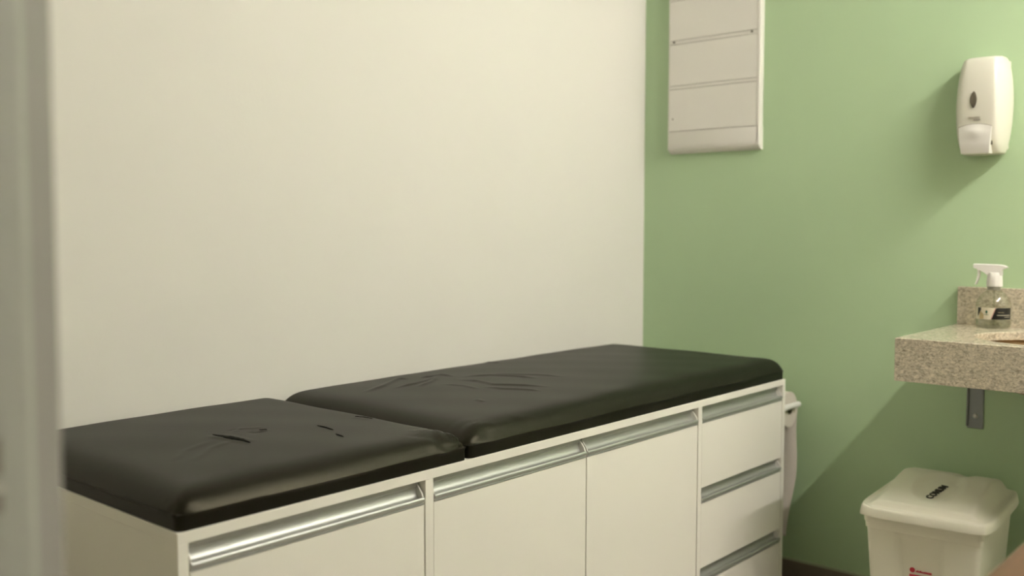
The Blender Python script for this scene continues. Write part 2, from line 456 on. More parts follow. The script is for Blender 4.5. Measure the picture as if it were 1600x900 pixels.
    root = empty(name, r0, label, 'cushion', group='bench cushions')
    me = bpy.data.meshes.new('cover'); me.from_pydata([tuple(Vector(p) - r0) for p in V], [], faces); me.update()
    o = link('cover', me, 'vinyl', root, smooth=True)
    bm = bmesh.new(); bm.from_mesh(me); bmesh.ops.recalc_face_normals(bm, faces=bm.faces); bm.to_mesh(me); bm.free()
    o.data.set_sharp_from_angle(angle=math.radians(55))
    top = lambda x, y: float(np.interp(0, [0, 1], [0, 0])) + PZ[np.abs(xs - x).argmin(), np.abs(ys - y).argmin()]
    return root, r0, top

GAPX = -1.634
w1 = [([(-1.976, -0.35), (-1.946, -0.335), (-1.925, -0.351), (-1.901, -0.358)], 0.006, 0.0013),
      ([(-1.96, -0.376), (-1.953, -0.392), (-1.936, -0.394)], 0.005, -0.0014),
      ([(-1.942, -0.388), (-1.918, -0.383)], 0.005, 0.0013),
      ([(-1.983, -0.341), (-1.961, -0.335), (-1.954, -0.351)], 0.005, -0.0012),
      ([(-2.03, -0.345), (-2.022, -0.40), (-2.018, -0.47)], 0.007, 0.0018),
      ([(-2.004, -0.355), (-2.002, -0.41), (-1.999, -0.46)], 0.007, 0.0014),
      ([(-1.71, -0.39), (-1.70, -0.41), (-1.695, -0.44)], 0.006, 0.0012),
      ([(-2.15, -0.50), (-2.08, -0.44), (-2.02, -0.42)], 0.008, 0.0010),
      ([(-2.17, -0.47), (-2.12, -0.42), (-2.05, -0.39)], 0.008, 0.0008),
      ([(-1.92, -0.655), (-1.86, -0.662), (-1.80, -0.658)], 0.006, -0.0015),
      ([(-1.76, -0.61), (-1.70, -0.645), (-1.66, -0.66)], 0.007, -0.0030),
      ([(-1.73, -0.58), (-1.68, -0.62), (-1.648, -0.65)], 0.006, 0.0026),
      ([(-1.80, -0.64), (-1.72, -0.655), (-1.67, -0.664)], 0.006, 0.0020)]
w2 = []
for pl, wd, h in (([(-1.505, -0.188), (-1.414, -0.153), (-1.301, -0.086), (-1.284, -0.114)], 0.008, 0.0020),
                  ([(-1.256, -0.121), (-1.224, -0.131), (-1.179, -0.126), (-1.181, -0.179)], 0.007, 0.0024),
                  ([(-1.417, -0.2), (-1.34, -0.193), (-1.288, -0.178), (-1.187, -0.134)], 0.007, 0.0022),
                  ([(-1.367, -0.234), (-1.293, -0.202), (-1.223, -0.157)], 0.007, 0.0018),
                  ([(-1.214, -0.215), (-1.203, -0.288), (-1.222, -0.36), (-1.188, -0.42), (-1.148, -0.485)], 0.008, 0.0022),
                  ([(-1.175, -0.195), (-1.106, -0.241), (-1.078, -0.304), (-1.067, -0.379)], 0.009, 0.0020),
                  ([(-1.256, -0.358), (-1.253, -0.417), (-1.224, -0.471), (-1.21, -0.505)], 0.008, 0.0016),
                  ([(-0.894, -0.028), (-0.894, -0.086)], 0.007, 0.0014),
                  ([(-1.396, -0.461), (-1.408, -0.496)], 0.007, 0.0012),
                  ([(-1.13, -0.20), (-1.06, -0.26), (-1.02, -0.34), (-1.0, -0.42)], 0.009, 0.0014),
                  ([(-1.30, -0.25), (-1.28, -0.31), (-1.29, -0.37)], 0.007, 0.0012),
                  ([(-1.60, -0.62), (-1.54, -0.648), (-1.46, -0.655)], 0.007, 0.0026),
                  ([(-1.61, -0.65), (-1.55, -0.660), (-1.50, -0.664)], 0.006, -0.0024),
                  ([(-1.47, -0.64), (-1.40, -0.655), (-1.32, -0.658)], 0.007, 0.0018)):
    w2.append((pl, wd, h * 1.6))
c1 = [(GAPX - 0.004, -CD + 0.004, 0.737, 0.08, 17, 0.0026, 0.4), (CX0, -CD, 0.737, 0.04, 12, 0.0018, 1.0)]
c2 = [(GAPX + 0.004, -CD + 0.004, 0.737, 0.085, 11, 0.0015, 1.2)]
cu1, o1, t1 = cushion('bench_cushion', CX0 + 0.001, GAPX - 0.0002, -CD + 0.001, -0.010, CZ, 0.0585, 0.095, 0.085, 0.088, 0.04, 0.026, 0.008, w1, c1,
                      'shorter black vinyl cushion with small tears, nearer the door jamb')
cu2, o2, t2 = cushion('bench_cushion', GAPX + 0.0002, CX1 - 0.001, -CD + 0.001, -0.010, CZ, 0.0625, 0.13, 0.05, 0.090, 0.035, 0.026, 0.009, w2, c2,
                      'longer wrinkled black vinyl cushion, nearer the green wall')
def tear(pl, wd):
    bm = bmesh.new(); n = 13; L_, R_ = [], []
    for i in range(n):
        t = i / (n - 1) * (len(pl) - 1); k = min(int(t), len(pl) - 2); f = t - k
        a, b = Vector((*pl[k], 0)), Vector((*pl[k + 1], 0)); p = a.lerp(b, f); d = (b - a).normalized(); nn = Vector((-d.y, d.x, 0))
        ww = wd * math.sin(math.pi * i / (n - 1)) ** 0.8 * (0.75 + 0.5 * random.random()) + 0.0002
        for lst, s in ((L_, 1), (R_, -1)):
            q = p + nn * ww * s; lst.append(bm.verts.new((q.x, q.y, t1(q.x, q.y) + 0.0012)))
    for i in range(n - 1):
        bm.faces.new((L_[i], L_[i + 1], R_[i + 1], R_[i]))
    r = bmesh.ops.extrude_face_region(bm, geom=list(bm.faces))
    bmesh.ops.translate(bm, verts=[v for v in r['geom'] if isinstance(v, bmesh.types.BMVert)], vec=(0, 0, -0.004))
    from_bm('tear', bm, 'tear', cu1, 'dark tear in the vinyl', False, o1)
tear([(-2.018, -0.345), (-2.015, -0.383), (-2.014, -0.408), (-2.011, -0.43), (-2.011, -0.462)], 0.0085)
tear([(-1.702, -0.392), (-1.691, -0.408), (-1.686, -0.432)], 0.0032)
tear([(-1.829, -0.426), (-1.828, -0.452), (-1.831, -0.481)], 0.0020)
tear([(-1.85, -0.512), (-1.854, -0.541)], 0.0016)
tear([(-1.930, -0.372), (-1.921, -0.385)], 0.0016)

# ------------------------------------------------------------------ paper roll
pr0 = (RX, -0.35, RZ)
roll = empty('paper_roll', pr0, 'roll of bed paper hanging on the cabinet end by the green wall', 'paper roll')
bm = bmesh.new()
n = 40
def ringy(r, y): return [(RX + r * math.cos(2 * math.pi * i / n), y, RZ + r * math.sin(2 * math.pi * i / n)) for i in range(n)]
loft(bm, [ringy(0.016, -0.60), ringy(0.016, -0.633), ringy(RR - 0.002, -0.633), ringy(RR, -0.631), ringy(RR, -0.082), ringy(RR - 0.002, -0.08), ringy(0.016, -0.08), ringy(0.016, -0.60)], False, False)
smooth_angle(from_bm('wound_paper', bm, 'paper', roll, None, False, pr0), 40)
bm = bmesh.new()
loft(bm, [ringy(0.0155, -0.634), ringy(0.0155, -0.079), ringy(0.013, -0.079), ringy(0.013, -0.634), ringy(0.0155, -0.634)], False, False)
smooth_angle(from_bm('core_tube', bm, 'groove', roll, 'dark hollow core', False, pr0), 40)
bm = bmesh.new(); rows = []
for i in range(46):
    t = i / 45; row = []
    for k in range(13):
        s = k / 12
        z = RZ + 0.01 - t * (0.44 - 0.04 * s)
        fr = -0.634 + 0.004 * math.sin(9 * t) + 0.035 * max(0, t - 0.35) ** 1.2
        y = fr + s * (-0.085 - fr)
        x = RX + RR + 0.001 - 0.012 * t - 0.03 * max(0, t - 0.55) * (1 - s) + 0.006 * math.sin(14 * s + 3 * t) * t
        row.append(bm.verts.new((x, y, z)))
    rows.append(row)
for a, b in zip(rows[:-1], rows[1:]):
    for k in range(12): bm.faces.new((a[k], a[k + 1], b[k + 1], b[k]))
o = from_bm('hanging_sheet', bm, 'paper', roll, 'loose paper end hanging down', True, pr0)
md = o.modifiers.new('thick', 'SOLIDIFY'); md.thickness = 0.0012

# ------------------------------------------------------------------ distribution board
bx, by0, by1 = -0.030, -0.4735, -0.1175
bd0 = (0, (by0 + by1) / 2, 1.446)
bd = empty('distribution_board', bd0, 'white plastic electrical board with cover plates high on the green wall', 'electrical board')
ZT = 2.16
bm = bmesh.new(); box(bm, -0.0255, 0, by0 + 0.004, by1 - 0.003, 1.458, ZT, 0.0)
from_bm('frame', bm, 'groove', bd, None, False, bd0)
# two rounded side rails and rows of cover plates
for a, b in ((by0, by0 + 0.0125), (by1 - 0.004, by1)):
    bm = bmesh.new(); box(bm, bx - 0.0005, -0.001, a, b, 1.458, ZT + 0.001, 0.0034, 3)
    smooth_angle(from_bm('side_rail', bm, 'panel_frame', bd, None, False, bd0), 35)
def plate(z0, z1, name='cover_plate'):
    bm = bmesh.new(); box(bm, bx, -0.022, by0 + 0.0122, by1 - 0.0042, z0 + 0.0008, z1 - 0.0008, 0.0005)
    return from_bm(name, bm, 'panel', bd, None, False, bd0)
edges = [1.524, 1.672, 1.8292, 1.981, 2.14]
plate(1.524, 1.672); plate(1.684, 1.8292); plate(1.8425, 1.981); plate(1.981, 2.14)
st = []
for z0, z1 in ((1.672, 1.684), (1.8292, 1.8425)):
    st.append(plate(z0, z1, 'joint_strip'))
for y in (by1 - 0.022, by0 + 0.028 + 0.004):
    bm = bmesh.new(); lathe(bm, [(0.0042, bx - 0.0012), (0.0042, bx + 0.002)], (0, y, 1.8375), 12, 'x')
    from_bm('screw', bm, 'screw_dark', st[1], 'small dark screw', False, bd0)
bm = bmesh.new()
pf = [(0, 1.4455), (-0.006, 1.4455), (-0.016, 1.4485), (-0.024, 1.455), (-0.029, 1.465), (-0.0305, 1.478), (-0.0305, 1.5229), (0, 1.5229)]
cols = []
for y, kx in ((by0 + 0.0005, 0.86), (by0 + 0.002, 0.95), (by0 + 0.006, 1), (by1 - 0.004, 1), (by1 - 0.001, 0.95), (by1, 0.86)):
    cols.append([(x * kx, y, z) for x, z in pf])
loft(bm, cols)
smooth_angle(from_bm('bottom_cover', bm, 'panel', bd, None, False, bd0), 30)
bm = bmesh.new(); lathe(bm, [(0.003, bx - 0.0006), (0.003, bx + 0.001)], (0, by1 - 0.02, 1.568), 10, 'x')
from_bm('dimple', bm, 'groove', bd, None, False, bd0)

# ------------------------------------------------------------------ soap dispenser
ds0 = (0, -1.178, 1.39)
ds = empty('soap_dispenser', ds0, 'white plastic soap dispenser with dark oval window on the green wall', 'soap dispenser')
YC = -1.178
# (z, back half width, front half width, depth)
secs = [(1.3900, 0.050, 0.040, 0.074), (1.3935, 0.055, 0.044, 0.079), (1.415, 0.061, 0.047, 0.093), (1.445, 0.067, 0.049, 0.104), (1.485, 0.071, 0.050, 0.108), (1.53, 0.0725, 0.050, 0.110),
        (1.575, 0.071, 0.048, 0.108), (1.615, 0.066, 0.045, 0.103), (1.640, 0.061, 0.042, 0.097), (1.656, 0.056, 0.039, 0.090), (1.6635, 0.051, 0.035, 0.082), (1.6665, 0.045, 0.029, 0.070), (1.6675, 0.030, 0.018, 0.050)]
def ds_ring(z, wb, wf, d, grow=0.0):
    half = []
    # from the wall, round the side, to the centre of the front
    pts = [(-0.006, wb * 0.93), (-0.012, wb * 0.985), (-0.022, wb), (-0.042, wb * 0.992), (-0.062, wb * 0.955), (-(d * 0.78), wb * 0.60 + wf * 0.40), (-(d * 0.90), wf * 1.10), (-(d * 0.965), wf * 0.96), (-(d * 0.99), wf * 0.78), (-d, wf * 0.45), (-d * 1.004, 0.0)]
    kk = min(1.0, d / 0.085)
    for x, h in pts:
        half.append((x * kk - grow * 0.7, h + grow * (1 if h > 0 else 0)))
    ring = [(x, YC + h, z) for x, h in half] + [(x, YC - h, z) for x, h in reversed(half[:-1])]
    return ring
ZSEAM = 1.4695
bm = bmesh.new(); loft(bm, [ds_ring(*s) for s in secs])
body = smooth_angle(from_bm('cover', bm, 'abs', ds, None, False, ds0), 60)
sub = body.modifiers.new('smooth', 'SUBSURF'); sub.levels = 2; sub.render_levels = 2
boxobj('back_plate', (-0.008, 0, YC - 0.058, YC + 0.058, 1.405, 1.655), 'abs', ds, ds0, 0.003)
# press lever: slightly proud, tapered, with an arched upper edge
def xfront(z, y):
    zs = [s[0] for s in secs]; d = np.interp(z, zs, [s[3] for s in secs]); wf = np.interp(z, zs, [s[2] for s in secs])
    h = abs(y - YC) / wf
    return -d * (1.002 - 0.004 * h - 0.035 * max(0, h - 0.55) ** 2 * 4)
bm = bmesh.new(); fr, bk = [], []
NY, NZ = 13, 12
for i in range(NZ):
    t = i / (NZ - 1); rf, rb = [], []
    for k in range(NY):
        s = -1 + 2 * k / (NY - 1)
        ztop = ZSEAM + 0.0035 - 0.008 * s * s
        z = 1.3915 + t * (ztop - 1.3915)
        hw = np.interp(z, [1.39, 1.42, 1.475], [0.0375, 0.0400, 0.0445])
        y = YC + 0.004 + s * hw
        bul = 0.0032 + 0.006 * math.exp(-((z - 1.452) / 0.016) ** 2) * math.exp(-(s / 0.5) ** 2) + 0.024 * (1 - t) ** 1.6
        x = xfront(z, y) - bul
        rf.append(bm.verts.new((x, y, z))); rb.append(bm.verts.new((-0.070, y, z)))
    fr.append(rf); bk.append(rb)
for i in range(NZ - 1):
    for k in range(NY - 1):
        bm.faces.new((fr[i][k], fr[i][k + 1], fr[i + 1][k + 1], fr[i + 1][k]))
    bm.faces.new((fr[i][0], fr[i + 1][0], bk[i + 1][0], bk[i][0])); bm.faces.new((fr[i][-1], bk[i][-1], bk[i + 1][-1], fr[i + 1][-1]))
for k in range(NY - 1):
    bm.faces.new((fr[0][k], bk[0][k], bk[0][k + 1], fr[0][k + 1])); bm.faces.new((fr[-1][k], fr[-1][k + 1], bk[-1][k + 1], bk[-1][k]))
smooth_angle(from_bm('press_lever', bm, 'abs_flap', ds, 'white press lever', False, ds0), 40)
# seam above the lever
bm = bmesh.new(); tp, bt = [], []
for k in range(17):
    s = -1 + 2 * k / 16; y = YC + 0.004 + s * 0.0445; z = ZSEAM + 0.0046 - 0.008 * s * s
    tp.append(bm.verts.new((xfront(z, y) - 0.0018, y, z + 0.0011))); bt.append(bm.verts.new((xfront(z, y) - 0.0018, y, z - 0.0013)))
for k in range(16): bm.faces.new((tp[k], tp[k + 1], bt[k + 1], bt[k]))
r = bmesh.ops.extrude_face_region(bm, geom=list(bm.faces)); bmesh.ops.translate(bm, verts=[v for v in r['geom'] if isinstance(v, bmesh.types.BMVert)], vec=(0.006, 0, 0))
from_bm('seam', bm, 'print', body, None, False, ds0)
# oval level window
bm = bmesh.new(); n = 28; rr = []
for kx, sc in ((0.006, 1.0), (-0.0022, 1.0), (-0.0030, 0.86)):
    ring = []
    for i in range(n):
        a = 2 * math.pi * i / n; ca, sa = math.cos(a), math.sin(a)
        y = YC + 0.009 + 0.0088 * sc * ca * (1 - 0.35 * sa * sa); z = 1.5415 + 0.0235 * sc * sa
        ring.append((xfront(z, y) + kx, y, z))
    rr.append(ring)
loft(bm, rr)
from_bm('level_window', bm, 'window', ds, 'dark oval level window', False, ds0)
bm = bmesh.new()
for i, (y0, y1, z) in enumerate(((-0.008, 0.021, 1.4925), (-0.009, 0.008, 1.4855))):
    y = y1
    while y > y0:
        wv = random.uniform(0.0012, 0.0022)
        box(bm, xfront(z, YC + y) - 0.0022, xfront(z, YC + y) + 0.001, YC + y - wv, YC + y, z - 0.0014 - i * 0.0006, z + random.uniform(0.0002, 0.0012) + i * 0.0008)
        y -= wv + random.uniform(0.0003, 0.0008)
from_bm('small_print', bm, 'print', ds, 'two lines of small grey print', False, ds0)
boxobj('latch_slot', (-0.0965, -0.080, YC - 0.0395, YC - 0.0355, 1.4150, 1.4260), 'screw_dark', ds, ds0)

# ------------------------------------------------------------------ granite counter
KX, KY, KZ, KT = -0.5208, -1.1147, 0.90, 0.111
KR = -2.05
ct0 = (-0.26, -1.6, 0)
ct = empty('wash_counter', (0, -1.58, 0.789), 'speckled beige granite wash counter with deep apron on the green wall', 'counter')
ct0 = tuple(ct.location)
SC = (-0.292, -1.468); SA, SB = 0.190, 0.222
bm = bmesh.new()
# top slab with an oval cut-out
nn = 64
outer, inner = [], []
x0, x1, y0, y1 = KX, -0.0005, KR, KY
for i in range(nn):
    a = 2 * math.pi * i / nn; ca, sa = math.cos(a), math.sin(a)
    inner.append((SC[0] + SA * ca, SC[1] + SB * sa))
    t = 1e9
    if ca > 1e-9: t = min(t, (x1 - SC[0]) / ca)
    if ca < -1e-9: t = min(t, (x0 - SC[0]) / ca)
    if sa > 1e-9: t = min(t, (y1 - SC[1]) / sa)
    if sa < -1e-9: t = min(t, (y0 - SC[1]) / sa)
    outer.append([SC[0] + t * ca, SC[1] + t * sa])
for cxy in ((x0, y0), (x0, y1), (x1, y0), (x1, y1)):
    k = min(range(nn), key=lambda i: (outer[i][0] - cxy[0]) ** 2 + (outer[i][1] - cxy[1]) ** 2); outer[k] = list(cxy)
B_ = 0.0018
def cl(p, d): return (min(max(p[0], x0 + d), x1), min(max(p[1], y0 + d), y1 - d))
rings = [[(*cl(p, 0), KZ - 0.022) for p in outer], [(*cl(p, 0), KZ - B_) for p in outer], [(*cl(p, B_), KZ) for p in outer], [(*p, KZ) for p in [(SC[0] + (q[0] - SC[0]) * 1.01, SC[1] + (q[1] - SC[1]) * 1.01) for q in inner]],
         [(*p, KZ - B_) for p in inner], [(*p, KZ - 0.022) for p in inner], [(*cl(p, 0), KZ - 0.022) for p in outer]]
loft(bm, rings, False, False)
bmesh.ops.remove_doubles(bm, verts=bm.verts, dist=1e-6)
smooth_angle(from_bm('top_slab', bm, 'granite', ct, None, False, ct0), 20)
boxobj('front_apron', (KX, KX + 0.02, KR, KY, KZ - KT, KZ - 0.0222), 'granite', ct, ct0, 0.001)
boxobj('side_apron', (KX + 0.0202, -0.0005, KY - 0.02, KY, KZ - KT, KZ - 0.0222), 'granite', ct, ct0, 0.001)
boxobj('backsplash', (-0.0205, -0.0005, KR, KY, KZ + 0.0003, 1.0098), 'granite', ct, ct0, 0.0015)
bm = bmesh.new(); rings = []
for k in range(13):
    t = k / 12 * math.pi / 2; s = math.cos(t) ** 0.75 * 0.93 + 0.07 if k < 12 else 0.10
    rings.append([(SC[0] + (SA + 0.012) * s * math.cos(2 * math.pi * i / 48), SC[1] + (SB + 0.012) * s * math.sin(2 * math.pi * i / 48), KZ - 0.0225 - 0.118 * math.sin(t)) for i in range(48)])
loft(bm, rings, False, True)
o = from_bm('basin', bm, 'bowl', ct, 'brown underside of the basin', True, ct0)
md = o.modifiers.new('wall', 'SOLIDIFY'); md.thickness = 0.006; md.offset = 1
# steel angle bracket under the slab
bm = bmesh.new()
box(bm, -0.0045, -0.0005, -1.1915, -1.1475, 0.592, KZ - 0.0225, 0.0012)
box(bm, -0.014, -0.0005, -1.1495, -1.1465, 0.598, KZ - 0.0225, 0.0012)
box(bm, -0.38, -0.0005, -1.1915, -1.1475, KZ - 0.0275, KZ - 0.0225, 0.0012)
bk_ = from_bm('support_bracket', bm, 'grey_steel', ct, 'grey steel angle bracket', False, ct0)
bm = bmesh.new(); lathe(bm, [(0.0075, -0.0045), (0.0072, -0.0062), (0.005, -0.0082), (0.002, -0.009)], (0, -1.170, 0.629), 14, 'x')
smooth_angle(from_bm('screw', bm, 'steel', bk_, 'round screw head', False, ct0), 40)

# ------------------------------------------------------------------ spray bottle
BX, BY = -0.0745, -1.2285
sb0 = (BX, BY, KZ + 0.0006)
sb = empty('spray_bottle', sb0, 'clear trigger spray bottle with black and white label on the counter', 'spray bottle')
bm = bmesh.new()
prof = [(0.030, 0.0015), (0.041, 0.0), (0.0455, 0.0035), (0.0468, 0.009), (0.0462, 0.020), (0.0455, 0.024), (0.0455, 0.060), (0.0462, 0.0635), (0.0455, 0.068), (0.0425, 0.078), (0.036, 0.089), (0.027, 0.0985), (0.019, 0.104), (0.0155, 0.106), (0.0155, 0.114)]
inn = [(max(0.003, r - 0.0016), h + (0.0016 if i < 3 else 0)) for i, (r, h) in enumerate(prof)][::-1]
lathe(bm, prof, (0, 0, 0), 40, 'z', False)
ws = [v for v in bm.verts]
smooth_angle(from_bm('body', bm, 'clear', sb, 'clear plastic body'), 50)
bm = bmesh.new(); lathe(bm, [(0.0435, 0.0025), (0.0438, 0.012), (0.0438, 0.0205)], (0, 0, 0), 32)
M['liquid'] = thin_clear('clear_liquid', (0.86, 0.88, 0.84))
smooth_angle(from_bm('liquid', bm, 'liquid', sb, 'clear liquid left in the bottom'), 50)
bm = bmesh.new()
lathe(bm, [(0.0165, 0.1065), (0.0178, 0.1075), (0.0178, 0.1105), (0.0168, 0.1115), (0.0178, 0.1125), (0.0178, 0.1155), (0.0165, 0.117)], (0, 0, 0), 24)
M['collar'] = mat('grey_collar', (0.30, 0.29, 0.24), 0.35)
smooth_angle(from_bm('neck_ring', bm, 'collar', sb, 'grey neck ring'), 40)
# wrap-around label: panels on the cylinder; a = angle from the direction of the camera
va = math.atan2(CAM.y - BY, CAM.x - BX)
def wrap(name, poly, rad, m, parent, label=None):
    # poly: list of columns (angle, z0, z1)
    bm = bmesh.new(); A, B = [], []
    for a, z0, z1 in poly:
        c, s = math.cos(va + a), math.sin(va + a)
        A.append((bm.verts.new((rad * c, rad * s, z0)), bm.verts.new(((rad - 0.0004) * c, (rad - 0.0004) * s, z0))))
        B.append((bm.verts.new((rad * c, rad * s, z1)), bm.verts.new(((rad - 0.0004) * c, (rad - 0.0004) * s, z1))))
    for i in range(len(poly) - 1):
        bm.faces.new((A[i][0], A[i + 1][0], B[i + 1][0], B[i][0])); bm.faces.new((A[i][1], B[i][1], B[i + 1][1], A[i + 1][1]))
        bm.faces.new((A[i][0], A[i][1], A[i + 1][1], A[i + 1][0])); bm.faces.new((B[i][0], B[i + 1][0], B[i + 1][1], B[i][1]))
    bm.faces.new((A[0][0], B[0][0], B[0][1], A[0][1])); bm.faces.new((A[-1][0], A[-1][1], B[-1][1], B[-1][0]))
    return from_bm(name, bm, m, parent, label)
M['label_white'] = mat('label_white', (0.66, 0.61, 0.48), 0.4)
M['label_tan'] = mat('label_tan', (0.50, 0.40, 0.22), 0.4)
M['label_black'] = mat('label_black', (0.006, 0.006, 0.006), 0.3)
M['label_pink'] = mat('label_pink', (0.50, 0.27, 0.24), 0.4)
M['label_green'] = mat('label_green', (0.02, 0.14, 0.08), 0.4)
Z0, Z1 = 0.0255, 0.0585
def lin(a, b, n=14): return [a + (b - a) * i / (n - 1) for i in range(n)]
# seen from the camera, image right is -angle... (angle grows to image left when looking at +x)
sgn = 1.0
lab = wrap('label', [(sgn * a, Z0, Z1) for a in lin(-1.25, 1.25, 30)], 0.0460, 'label_white', sb, 'printed label')
wrap('black_field', [(sgn * a, Z0 + 0.0003, Z0 + 0.0003 + min(1, max(0.02, (a + 0.10) / 0.24)) * (Z1 - Z0 - 0.0006)) if a < 0.14 else (sgn * a, Z0 + 0.0003, Z1 - 0.0003) for a in lin(-0.10, 1.2, 24)], 0.0463, 'label_black', lab)
wrap('pink_edge', [(sgn * a, Z0 + 0.001 + max(0, (a + 0.10) / 0.24) * (Z1 - Z0 - 0.002), Z0 + 0.001 + min(1, max(0, (a + 0.145) / 0.24)) * (Z1 - Z0 - 0.001)) for a in lin(-0.145, 0.135, 12)], 0.04625, 'label_pink', lab)
wrap('dark_corner', [(sgn * a, Z1 - 0.001 - (0.004 + 0.020 * min(1, max(0, (-0.72 - a) / 0.25))), Z1 - 0.0006) for a in lin(-1.0, -0.74, 8)], 0.0463, 'label_black', lab)
wrap('tan_field', [(sgn * a, Z0 + 0.0005, Z0 + 0.026 - 0.012 * (a + 0.85) / 0.3) for a in lin(-0.85, -0.55, 8)], 0.0462, 'label_tan', lab)
for a0, a1, z0, z1, m in ((-0.44, -0.32, 0.0435, 0.0490, 'label_green'), (-0.41, -0.35, 0.049, 0.0510, 'label_green'), (-0.40, -0.36, 0.0405, 0.0435, 'label_green'), (-0.52, -0.26, 0.0382, 0.0394, 'label_green'),
                           (0.20, 1.1, 0.0372, 0.0384, 'label_white'), (0.26, 0.62, 0.0455, 0.0462, 'label_tan'), (0.66, 1.05, 0.0322, 0.0331, 'label_white')):
    wrap('label_mark', [(sgn * a, z0, z1) for a in lin(a0, a1, 6)], 0.0465, m, lab)
# trigger head, nozzle towards +y (image left)
bm = bmesh.new()
lathe(bm, [(0.0205, 0.1165), (0.0210, 0.118), (0.0205, 0.134), (0.0195, 0.146), (0.0185, 0.153), (0.017, 0.156)], (0, -0.001, 0), 24)
smooth_angle(from_bm('cap', bm, 'white_plastic', sb, 'white screw cap'), 40)
bm = bmesh.new()
prof_h = [(-0.0200, 0.148), (-0.0200, 0.164), (-0.0330, 0.1705), (-0.0335, 0.1725), (-0.0260, 0.1765), (-0.0150, 0.1785), (0.0530, 0.1800), (0.0545, 0.1785), (0.0545, 0.1690), (0.0530, 0.1675), (0.0440, 0.1645), (0.0350, 0.1600), (0.0250, 0.1540), (0.0185, 0.148)]
cen = (0.0, 0.165)
rings = []
for x, s in ((-0.0115, 0.86), (-0.0100, 0.96), (-0.0070, 1.0), (0.0070, 1.0), (0.0100, 0.96), (0.0115, 0.86)):
    rings.append([(x, cen[0] + (y - cen[0]) * (0.9 + 0.1 * s), cen[1] + (z - cen[1]) * s) for y, z in prof_h])
loft(bm, rings)
smooth_angle(from_bm('trigger_head', bm, 'white_plastic', sb, 'white spray head'), 35)
bm = bmesh.new()
pt = [(0.0385, 0.164), (0.0385, 0.148), (0.0405, 0.136), (0.0475, 0.1205), (0.0500, 0.1205), (0.0455, 0.1370), (0.0435, 0.1500), (0.0450, 0.166)]
loft(bm, [[(x, y, z) for y, z in pt] for x in (-0.0065, 0.0065)])
smooth_angle(from_bm('trigger', bm, 'white_plastic', sb, 'white trigger'), 40)
bm = bmesh.new(); lathe(bm, [(0.0025, 0.006), (0.0025, 0.116)], (0.004, 0.0, 0), 10)
smooth_angle(from_bm('dip_tube', bm, 'clear', sb), 40)

# ------------------------------------------------------------------ waste bin
BW, BDp = 0.320, 0.425            # width (local y), depth (local x)
bin_ = empty('waste_bin', (-0.280, -1.165, 0.0), 'cream plastic waste bin with domed lid under the granite counter', 'waste bin', rz=math.radians(4))
def rrect(hx, hy, r, z, n=6, x0=0.0):
    pts = []
    for sx, sy, a0 in ((1, 1, 0), (-1, 1, 90), (-1, -1, 180), (1, -1, 270)):
        for k in range(n + 1):
            a = math.radians(a0 + 90 * k / n)
            pts.append((x0 + sx * (hx - r) + r * math.cos(a), sy * (hy - r) + r * math.sin(a), z))
    return pts
LZ = 0.417                        # underside of the lid skirt
# body: tapered tub whose front has a recessed middle panel; ring with explicit recess points
def body_ring(z, recess):
    t = z / LZ; hx = (BDp / 2 - 0.018) * (0.84 + 0.16 * t); hy = (BW / 2 - 0.015) * (0.84 + 0.16 * t); r = 0.016
    p = []
    for sx, sy, a0 in ((1, 1, 0), (-1, 1, 90)):
        for k in range(7):
            a = math.radians(a0 + 90 * k / 6); p.append((sx * (hx - r) + r * math.cos(a), sy * (hy - r) + r * math.sin(a), z))
    d = 0.011 * recess
    for yy, dd in ((hy * 0.50, 0), (hy * 0.45, 0.25), (hy * 0.38, 1), (0, 1.05), (-hy * 0.30, 1), (-hy * 0.37, 0.25), (-hy * 0.42, 0)):
        p.append((-hx + d * dd, yy, z))
    for sx, sy, a0 in ((-1, -1, 180), (1, -1, 270)):
        for k in range(7):
            a = math.radians(a0 + 90 * k / 6); p.append((sx * (hx - r) + r * math.cos(a), sy * (hy - r) + r * math.sin(a), z))
    for yy in (-hy * 0.5, hy * 0.5): p.append((hx, yy, z))
    return p
bm = bmesh.new()
def grow(ring, g): return [(x * (1 + g / 0.19), y * (1 + g / 0.145), z) for x, y, z in ring]
rings = [body_ring(0.0, 1), body_ring(0.2, 1), body_ring(0.362, 1), body_ring(0.374, 0.35), body_ring(0.380, 0), grow(body_ring(0.382, 0), 0.003), grow(body_ring(0.396, 0), 0.003), grow(body_ring(0.399, 0), 0.005), grow(body_ring(0.428, 0), 0.005)]
loft(bm, rings)
bdy = smooth_angle(from_bm('body', bm, 'bin', bin_, 'cream tub with recessed front panel'), 35)
# lid: skirt, rim, raised plateau with a tongue towards the front
bm = bmesh.new()
hx, hy = BDp / 2, BW / 2
NXl, NYl = 84, 64
def lid_h(x, y):
    # rounded-rectangle plateau
    def sm(t): t = min(1, max(0, t)); return t * t * (3 - 2 * t)
    dxf = x - (-hx + 0.018); dxb = (hx - 0.016) - x; dy = (hy - 0.014) - abs(y)
    e = sm(dxf / 0.012) * sm(dxb / 0.035) * sm(dy / 0.034)
    u = (x + hx) / (2 * hx)
    ridge = 0.013 + 0.037 * (0.5 * u / 0.62 + 0.5 * sm(u / 0.62)) if u < 0.62 else 0.050 - 0.020 * sm((u - 0.62) / 0.38)
    # shallow dish that opens towards the front edge, and a dip in the ridge
    rr_ = math.hypot((x + 0.035) / 0.115, (y + 0.002) / 0.066)
    dish = -0.0065 * (1 - sm((rr_ - 0.62) / 0.40)) + 0.0012 * math.exp(-((rr_ - 1.0) / 0.12) ** 2)
    notch = -0.006 * math.exp(-((y + 0.030) / 0.016) ** 2) * sm((x + 0.02) / 0.05)
    return (ridge + dish + notch) * e
grid = []
